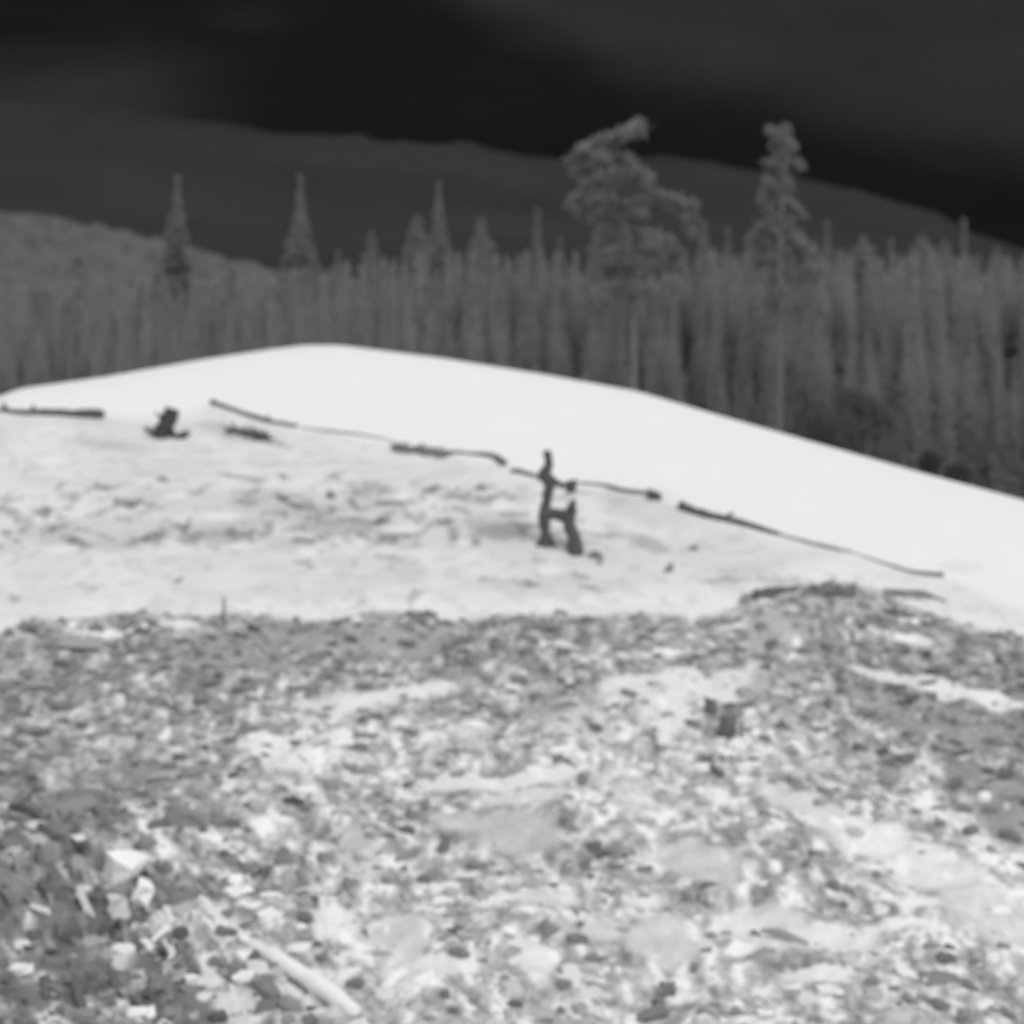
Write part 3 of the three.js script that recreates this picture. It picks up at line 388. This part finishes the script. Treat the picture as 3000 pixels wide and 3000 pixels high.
// ---------------------------------------------------------------- trees
const crownA = 0.37;
function tufts(list, col) {      // list of [x, y, z, dirx, diry, dirz, length, width]
  const pos = [], cols = [];
  for (const [x, y, z, dx, dy, dz, l, w, c] of list) {
    const D = new THREE.Vector3(dx, dy, dz).normalize(), A = new THREE.Vector3(rr(-1, 1), rr(-1, 1), rr(-1, 1)).cross(D).normalize(), B = A.clone().cross(D);
    for (const s of [A, B]) { pos.push(x - s.x * w, y - s.y * w, z - s.z * w, x + s.x * w, y + s.y * w, z + s.z * w, x + D.x * l, y + D.y * l, z + D.z * l); for (let k = 0; k < 3; k++) cols.push(c * col, c * col, c * col); }
  }
  const g = new THREE.BufferGeometry(); g.setAttribute('position', new THREE.Float32BufferAttribute(pos, 3)); g.setAttribute('color', new THREE.Float32BufferAttribute(cols, 3)); g.computeVertexNormals(); return g;
}
function coniferCrown(h, w, o = {}) {
  const list = [], lv = o.levels || Math.round(h * 6), p = o.p ?? 1;
  for (let i = 0; i < lv; i++) {
    const t = mix(o.from ?? 0.06, 1, i / (lv - 1)), R = Math.max(0.05, (w / 2) * Math.pow(1 - t, p)), tip = clamp(0.35 + R * 0.9, 0.4, 1) * (o.fine ?? 1), nb = o.nb || 16;
    for (let b = 0; b < nb; b++) {
      const a = rr(0, 6.2832), r = R * rr(0.55, 1.15), n = Math.max(1, Math.round(r / (0.24 * (o.fine ?? 1))));
      for (let k = 0; k < n; k++) { const f = (k + 0.6) / n, x = Math.cos(a) * r * f, z = Math.sin(a) * r * f, y = t * h - r * f * 0.32 + rr(-0.12, 0.12); list.push([x, y, z, Math.cos(a) + rr(-.7, .7), rr(-0.5, 0.35), Math.sin(a) + rr(-.7, .7), rr(0.18, 0.34) * tip, rr(0.07, 0.13) * tip, rr(0.8, 1.2)]); }
    }
  }
  for (let k = 0; k < 5; k++) list.push([0, h * (0.975 - k * 0.01), 0, rr(-.1, .1), 1, rr(-.1, .1), 0.45, 0.05, 1]);
  return tufts(list, o.a ?? crownA);
}
const trunkGeo = (h, r) => limb([new THREE.Vector3(0, -0.4, 0), new THREE.Vector3(0.02 * h * 0.2, h * 0.5, 0), new THREE.Vector3(0, h * 0.98, 0)], [r, r * 0.6, r * 0.12], 7, 0.06, 2);
const trunkMat = grey(0.2);
function tree(name, X, Ytop, d, wpx, o, label, category = 'tree', grp) {
  const x = uOf(X) * d, y0 = floorY(x, d) - 0.2, h = eOf(Ytop) * d - y0, g = group(name, new THREE.Vector3(x, y0, -d));
  mesh('trunk', trunkGeo(h, 0.013 * h), trunkMat, g);
  mesh('crown', coniferCrown(h, wpx * pxm(d), o), leafMat, g);
  tag(g, label, category, grp); return g;
}
// trees whose tops stand out, as they come from left to right
tree('conifer', 520, 522, 105, 700, { p: 1.2 }, 'tall slim conifer at the far left end of the tree line');
tree('conifer', 500, 640, 105, 420, { p: 0.8 }, 'shorter conifer close against the leftmost slim conifer');
tree('conifer', 880, 520, 105, 660, { p: 1.2 }, 'tall slim conifer rising above the white crest, second spire from the left');
tree('conifer', 990, 745, 112, 260, { p: 0.9 }, 'low pointed conifer just right of the second spire');
tree('conifer', 1088, 688, 106, 430, { p: 0.75 }, 'broad pointed conifer between the second and third spires');
tree('conifer', 1222, 640, 108, 250, { p: 0.5 }, 'blunt-topped conifer at the left shoulder of the third spire');
tree('conifer', 1285, 540, 105, 660, { p: 1.2 }, 'tall slim conifer in the middle, third spire from the left');
tree('conifer', 1410, 645, 104, 520, { p: 0.72 }, 'broad triangular conifer right of the third spire');
tree('conifer', 1575, 615, 108, 520, { p: 1.25 }, 'small slim pointed conifer left of the bent-topped tree');
tree('conifer', 1640, 705, 112, 300, { p: 0.9 }, 'low conifer between the small spire and the bent-topped tree');
tree('conifer', 1745, 690, 108, 280, { p: 0.7 }, 'low conifer pressed against the left side of the bent-topped tree');
tree('conifer', 1930, 670, 102, 380, { p: 0.6 }, 'dense conifer under the right side of the bent-topped tree');
tree('conifer', 2062, 660, 104, 300, { p: 0.7 }, 'narrow conifer under the hooked branch of the bent-topped tree');
tree('conifer', 2132, 676, 112, 240, { p: 1.1 }, 'slim low conifer midway between the two tall ragged trees');
tree('conifer', 2190, 700, 110, 240, { p: 0.8 }, 'low conifer close to the left of the bare-trunked snag');
tree('conifer', 2345, 680, 104, 380, { p: 0.6 }, 'round-shouldered conifer close to the right of the bare-trunked snag');
tree('conifer', 2422, 656, 112, 380, { p: 1 }, 'narrow pointed conifer right of the bare-trunked snag');
tree('conifer', 2530, 698, 108, 340, { p: 0.5 }, 'blunt low conifer in the right part of the tree line');
tree('conifer', 2610, 712, 106, 260, { p: 1 }, 'very narrow conifer between two gaps in the right part of the tree line');
tree('conifer', 2700, 694, 104, 360, { p: 0.45 }, 'wide round-topped conifer near the right end of the tree line');
tree('conifer', 2768, 712, 108, 280, { p: 0.5 }, 'low blunt conifer against the thin bare-looking spire on the right');
tree('conifer', 2824, 645, 106, 300, { p: 1.2 }, 'thinnest tall spire near the right end of the tree line');
tree('conifer', 2920, 735, 104, 360, { p: 0.6 }, 'low round conifer right of the thinnest spire');
tree('conifer', 3010, 745, 106, 340, { p: 0.7 }, 'low conifer cut by the right border of the picture');
tree('conifer', 110, 830, 105, 420, { p: 0.5 }, 'low rounded tree at the left border of the picture');
tree('conifer', 240, 800, 105, 400, { p: 0.7 }, 'low blunt tree between the left border and the first spire');
tree('conifer', 680, 790, 105, 420, { p: 0.8 }, 'low conifer in the dip between the first and second spires');

{ // wind-bent tree with a crooked crown
  const d = 93, X0 = 1857, x = uOf(X0) * d, y0 = floorY(x, d) - 0.3, base = new THREE.Vector3(x, y0, -d), g = group('bent_tree', base), L = (X, Y, z = 0) => P(X, Y, d).sub(base).add(new THREE.Vector3(0, 0, z)), m = pxm(d);
  mesh('trunk', limb([new THREE.Vector3(0, -0.3, 0), L(1857, 1150), L(1855, 900), L(1842, 700), L(1800, 580), L(1780, 480), L(1840, 410), L(1872, 360)], [24, 22, 17, 14, 12, 10, 7, 4].map((w) => w * m / 2), 8, 0.14, 4), grey(0.14), g);
  mesh('branch', limb([L(1830, 600), L(1905, 560), L(1975, 582), L(2030, 596), L(2030, 650), L(2024, 700)], [10, 9, 9, 9, 7, 6].map((w) => w * m / 2), 6, 0.1, 5), grey(0.17), g);
  mesh('branch', limb([L(1780, 560), L(1720, 520), L(1680, 478), L(1662, 456)], [9, 8, 6, 4].map((w) => w * m / 2), 6, 0.1, 6), grey(0.17), g);
  const clumps = [[1870, 360, 16], [1872, 385, 18], [1850, 385, 20], [1825, 398, 22], [1800, 405, 24], [1770, 415, 26], [1740, 425, 26], [1712, 440, 22], [1700, 455, 14], [1675, 470, 10], [1690, 500, 14], [1720, 495, 24], [1760, 470, 32], [1790, 450, 28], [1835, 465, 22], [1730, 540, 30], [1770, 520, 36], [1815, 510, 30], [1850, 490, 26], [1870, 510, 22], [1900, 525, 14], [1880, 545, 22], [1840, 550, 30], [1795, 565, 34], [1745, 580, 30], [1700, 575, 22], [1680, 600, 16], [1700, 620, 24], [1740, 625, 28], [1790, 615, 32], [1840, 600, 30], [1885, 590, 22], [1870, 630, 22], [1820, 645, 26], [1775, 645, 22], [1935, 572, 16], [1965, 582, 18], [1995, 595, 18], [2025, 600, 12], [1945, 590, 14], [1985, 612, 12], [2026, 640, 8], [2022, 680, 9], [1765, 680, 22], [1735, 640, 18], [1890, 690, 26], [1800, 690, 26], [1760, 730, 34], [1800, 740, 34], [1905, 725, 36], [1945, 710, 26], [1890, 770, 40], [1830, 780, 30], [1770, 790, 44], [1950, 770, 40], [1980, 745, 20], [1860, 840, 60], [1760, 860, 60], [1950, 850, 60]];
  const list = [];
  for (const [X, Y, r] of clumps) { const c = L(X, Y, rr(-1, 1) * r * m * 1.6), R = r * m * (Y < 660 ? 0.76 : 0.85); for (let i = 0; i < 60 + r * 4; i++) { const v = new THREE.Vector3(rr(-1, 1), rr(-1, 1), rr(-1, 1)); if (v.length() > 1) continue; list.push([c.x + v.x * R * 1.05, c.y + v.y * R * 0.7, c.z + v.z * R * 1.2, v.x * 1.6 + rr(-.6, .6), v.y + rr(-.4, .4), v.z + rr(-.6, .6), rr(0.12, 0.3) * (rnd() < 0.06 ? 1.8 : 1), rr(0.04, 0.08), rr(0.75, 1.25)]); } }
  mesh('crown', tufts(list, crownA * 1.08), leafMat, g);
  tag(g, 'tall ragged tree with a wind-bent crown and a hooked branch', 'tree');
}
{ // bare-trunked snag
  const d = 92, X0 = 2284, x = uOf(X0) * d, y0 = floorY(x, d) - 0.3, base = new THREE.Vector3(x, y0, -d), g = group('broken_topped_tree', base), L = (X, Y, z = 0) => P(X, Y, d).sub(base).add(new THREE.Vector3(0, 0, z)), m = pxm(d);
  mesh('trunk', limb([new THREE.Vector3(0, -0.3, 0), L(2284, 1200), L(2284, 900), L(2286, 700), L(2294, 560), L(2296, 480), L(2286, 420), L(2294, 372)], [22, 21, 20, 18, 16, 14, 11, 7].map((w) => w * m / 2), 9, 0.14, 4), grey(0.11), g);
  const br = [[2290, 480, 2250, 482], [2296, 480, 2346, 478], [2294, 560, 2240, 530], [2296, 580, 2345, 622], [2290, 640, 2230, 600], [2288, 690, 2240, 640], [2290, 650, 2320, 640], [2286, 690, 2230, 660], [2288, 690, 2370, 720], [2286, 425, 2252, 378]];
  for (const [a, b, c, e] of br) mesh('branch', limb([L(a, b), L((a + c) / 2, (b + e) / 2 - 4, 0.1), L(c, e, rr(-.5, .5))], [7 * m / 2, 6 * m / 2, 3 * m / 2], 6, 0.1, 3), grey(0.18), g);
  const clumps = [[2260, 385, 12], [2280, 392, 16], [2305, 376, 10], [2290, 405, 20], [2275, 425, 18], [2310, 425, 22], [2320, 432, 14], [2295, 450, 22], [2300, 470, 18], [2252, 480, 11], [2272, 478, 8], [2330, 478, 9], [2344, 484, 8], [2296, 500, 14], [2300, 520, 18], [2284, 535, 18], [2310, 545, 16], [2295, 560, 18], [2250, 530, 9], [2240, 560, 8], [2235, 590, 9], [2242, 612, 9], [2310, 590, 20], [2325, 610, 20], [2342, 622, 12], [2300, 620, 24], [2310, 640, 22], [2280, 600, 14], [2260, 650, 16], [2235, 665, 16], [2270, 670, 20], [2300, 665, 20], [2215, 690, 20], [2240, 710, 26], [2320, 690, 20], [2340, 715, 30], [2370, 745, 32], [2300, 740, 34], [2225, 750, 34], [2260, 790, 50], [2340, 800, 54], [2390, 800, 34], [2300, 880, 70], [2380, 890, 60], [2230, 880, 50], [2310, 980, 80]];
  const list = [];
  for (const [X, Y, r] of clumps) { const c = L(X, Y, rr(-1, 0.2) * r * m * 1.6), R = r * m * (Y < 680 ? 0.56 : 0.8); for (let i = 0; i < 60 + r * 4; i++) { const v = new THREE.Vector3(rr(-1, 1), rr(-1, 1), rr(-1, 1)); if (v.length() > 1) continue; list.push([c.x + v.x * R, c.y + v.y * R * 0.9, c.z + v.z * R, v.x + rr(-.6, .6), v.y + rr(-.3, .5), v.z + rr(-.6, .6), rr(0.1, 0.26) * (rnd() < 0.06 ? 1.8 : 1), rr(0.04, 0.08), rr(0.75, 1.25)]); } }
  mesh('crown', tufts(list, crownA * 1.05), leafMat, g);
  tag(g, 'tall thin tree with a pale trunk and a broken knobbly top', 'tree');
}
{ // the rows behind: single trees whose tops merge
  const protos = [0, 1, 2, 3].map((k) => { const g = new THREE.Group(); mesh('trunk', trunkGeo(10, 0.14), trunkMat, g); mesh('crown', coniferCrown(10, [6.4, 7, 7.6, 6][k], { p: [0.9, 0.7, 0.6, 1.1][k], levels: 60 }), leafMat, g); return g; });
  const topRow = [[0, 880], [400, 850], [700, 850], [1000, 805], [1300, 770], [1700, 770], [2100, 760], [2500, 770], [3000, 780]];
  const put = (X, Y, d, k) => { const x = uOf(X) * d, y0 = floorY(x, d) - 0.2, h = eOf(Y) * d - y0, o = protos[k].clone(); o.name = numbered('conifer'); o.position.set(x, y0, -d); const s = h / 10; o.scale.set(s * rr(0.85, 1.1), s, s * rr(0.85, 1.1)); o.rotation.y = rr(0, 6.28); scene.add(o); return o; };
  for (let r = 0; r < 2; r++) for (let i = 0; i < 24; i++) {
    const X = -60 + i * 136 + rr(-50, 50) + r * 35, d = [116, 122, 129, 140][r] + rr(-3, 3);
    const o = put(X, poly(topRow, X) + [0, 5, 5, 0][r] + rr(-25, 30), d, Math.floor(rnd() * 4));
    tag(o, 'grey conifer in the dense wood behind the crest, its top merging with others', 'tree', 'conifers merging in the wood behind the crest');
  }
}
{ // thicket of young conifers that closes the gaps between the trunks
  const geo = coniferCrown(8, 3, { p: 0.75, levels: 60, nb: 12, from: 0.02, a: 0.47, fine: 0.6 }), M = [];
  const top = [[-300, 930], [0, 900], [400, 870], [700, 880], [1000, 830], [1300, 800], [1700, 800], [2100, 800], [2500, 800], [3000, 815]];
  for (let i = 0; i < 800; i++) { const d = rr(98, 103), X = -250 + i * 4.4 + rr(-14, 14), x = uOf(X) * d, y0 = floorY(x, d) - 0.2, h = eOf(poly(top, X) + Math.pow(rnd(), 1.5) * 150 - 50) * d - y0, k = rr(0.6, 0.95); M.push(new THREE.Matrix4().compose(new THREE.Vector3(x, y0, -d), new THREE.Quaternion().setFromAxisAngle(new THREE.Vector3(0, 1, 0), rr(0, 6.28)), new THREE.Vector3(k, h / 8, k))); }
  for (let i = 0; i < 620; i++) { const d = rr(93.8, 97.5), X = -200 + i * 5.5 + rr(-10, 10), x = uOf(X) * d, y0 = floorY(x, d) - 0.2, up = poly(skyline, X) - poly(top, X), h = eOf(poly(skyline, X) - up * rr(-0.05, 0.8)) * d - y0, k = rr(0.5, 0.8); if (Math.abs(X - 1857) < 14 || Math.abs(X - 2284) < 14 || h < 1) continue; M.push(new THREE.Matrix4().compose(new THREE.Vector3(x, y0, -d), new THREE.Quaternion().setFromAxisAngle(new THREE.Vector3(0, 1, 0), rr(0, 6.28)), new THREE.Vector3(k, h / 8, k))); }
  const m = new THREE.InstancedMesh(geo, leafMat, M.length); M.forEach((q, i) => m.setMatrixAt(i, q)); m.name = 'thicket'; m.castShadow = m.receiveShadow = true;
  tag(m, 'dense grey thicket of young conifers right behind the white crest', 'thicket'); m.userData.kind = 'stuff'; scene.add(m);
}
{ // far wood that reads as one mass
  const geo = coniferCrown(10, 5, { p: 0.8, levels: 16, nb: 5 }), M = [];
  for (let i = 0; i < 420; i++) { const d = rr(150, 230), X = rr(-500, 3500), x = uOf(X) * d, y0 = floorY(x, d), h = clamp(eOf(rr(770, 900) + (X < 900 ? 40 : 0)) * d - y0, 5, 14), s = h / 10; M.push(new THREE.Matrix4().compose(new THREE.Vector3(x, y0, -d), new THREE.Quaternion().setFromAxisAngle(new THREE.Vector3(0, 1, 0), rr(0, 6.28)), new THREE.Vector3(s, s, s))); }
  const m = new THREE.InstancedMesh(geo, leafMat, M.length); M.forEach((q, i) => m.setMatrixAt(i, q)); m.name = 'far_wood'; m.castShadow = m.receiveShadow = true;
  tag(m, 'far wood of grey conifers behind the tree line', 'wood'); m.userData.kind = 'stuff'; scene.add(m);
}
{
  const geo = coniferCrown(4, 3.4, { p: 0.7, levels: 7, nb: 5, a: 0.14 }), M = [];
  for (let i = 0; i < 1300; i++) { const d = rr(250, 440), X = rr(-900, 2200), x = uOf(X) * d, s = rr(0.25, 0.5), y = wooded(x, d); M.push(new THREE.Matrix4().compose(new THREE.Vector3(x, y - 0.3, -d), new THREE.Quaternion().setFromAxisAngle(new THREE.Vector3(0, 1, 0), rr(0, 6.28)), new THREE.Vector3(s * 1.4, s, s * 1.4))); }
  const m = new THREE.InstancedMesh(geo, leafMat, M.length); M.forEach((q, i) => m.setMatrixAt(i, q)); m.name = 'hill_wood'; m.castShadow = m.receiveShadow = true;
  tag(m, 'low grey wood covering the far hill on the left', 'wood'); m.userData.kind = 'stuff'; scene.add(m);
}
// dark bushes just behind the crest at the right
for (const [X, Y, r, label] of [[2722, 1352, 30, 'small dark round bush just behind the white crest near the right border'], [2806, 1392, 38, 'low dark bush behind the crest, downhill of the small round one']]) {
  const u = uOf(X), d = crest(u) + 4.5, c = P(X, Y, d), y0 = height(u * d, d), g = group('bush', new THREE.Vector3(c.x, y0, -d)), R = r * pxm(d), list = [];
  mesh('stem', limb([new THREE.Vector3(0, -0.1, 0), new THREE.Vector3(0.03, (c.y - y0) * 0.5, 0), new THREE.Vector3(0, c.y - y0, 0)], [0.04, 0.03, 0.01], 6), grey(0.05), g);
  for (let i = 0; i < 900; i++) { const v = new THREE.Vector3(rr(-1, 1), rr(-1, 1), rr(-1, 1)); if (v.length() > 1) continue; list.push([v.x * R, (c.y - y0) + v.y * (v.y < 0 ? c.y - y0 : R * 0.8), v.z * R, v.x, v.y + 0.4, v.z, rr(0.05, 0.12), rr(0.02, 0.04), rr(0.8, 1.2)]); }
  mesh('foliage', tufts(list, 0.14), leafMat, g); tag(g, label, 'bush');
}
{
  const d = 92.6, c = P(2540, 1215, d), g = group('bush', new THREE.Vector3(c.x, floorY(c.x, d) - 0.2, -d)), h = c.y - g.position.y, R = 92 * pxm(d), list = [];
  mesh('stem', limb([new THREE.Vector3(0, -0.1, 0), new THREE.Vector3(0.1, h * 0.5, 0), new THREE.Vector3(0, h, 0)], [0.12, 0.08, 0.03], 6), grey(0.1), g);
  for (let i = 0; i < 5200; i++) { const v = new THREE.Vector3(rr(-1, 1), rr(-1, 1), rr(-1, 1)); if (v.length() > 1) continue; list.push([v.x * R, h + v.y * (v.y < 0 ? h : R * 0.7) - v.x * 0.5, v.z * R * 0.5, v.x, v.y + 0.4, v.z, rr(0.1, 0.24), rr(0.04, 0.08), rr(0.8, 1.2)]); }
  mesh('foliage', tufts(list, 0.3), leafMat, g); tag(g, 'darker rounded bush in front of the grey thicket, downhill of the pale thin trunk', 'bush');
}

// ---------------------------------------------------------------- draw
const renderer = new THREE.WebGLRenderer({ antialias: true });
renderer.setSize(1024, 1024);
renderer.toneMapping = THREE.LinearToneMapping;
renderer.toneMappingExposure = EXPOSURE;
renderer.shadowMap.enabled = true;
scene.environmentIntensity = 1;
renderer.render(scene, camera);
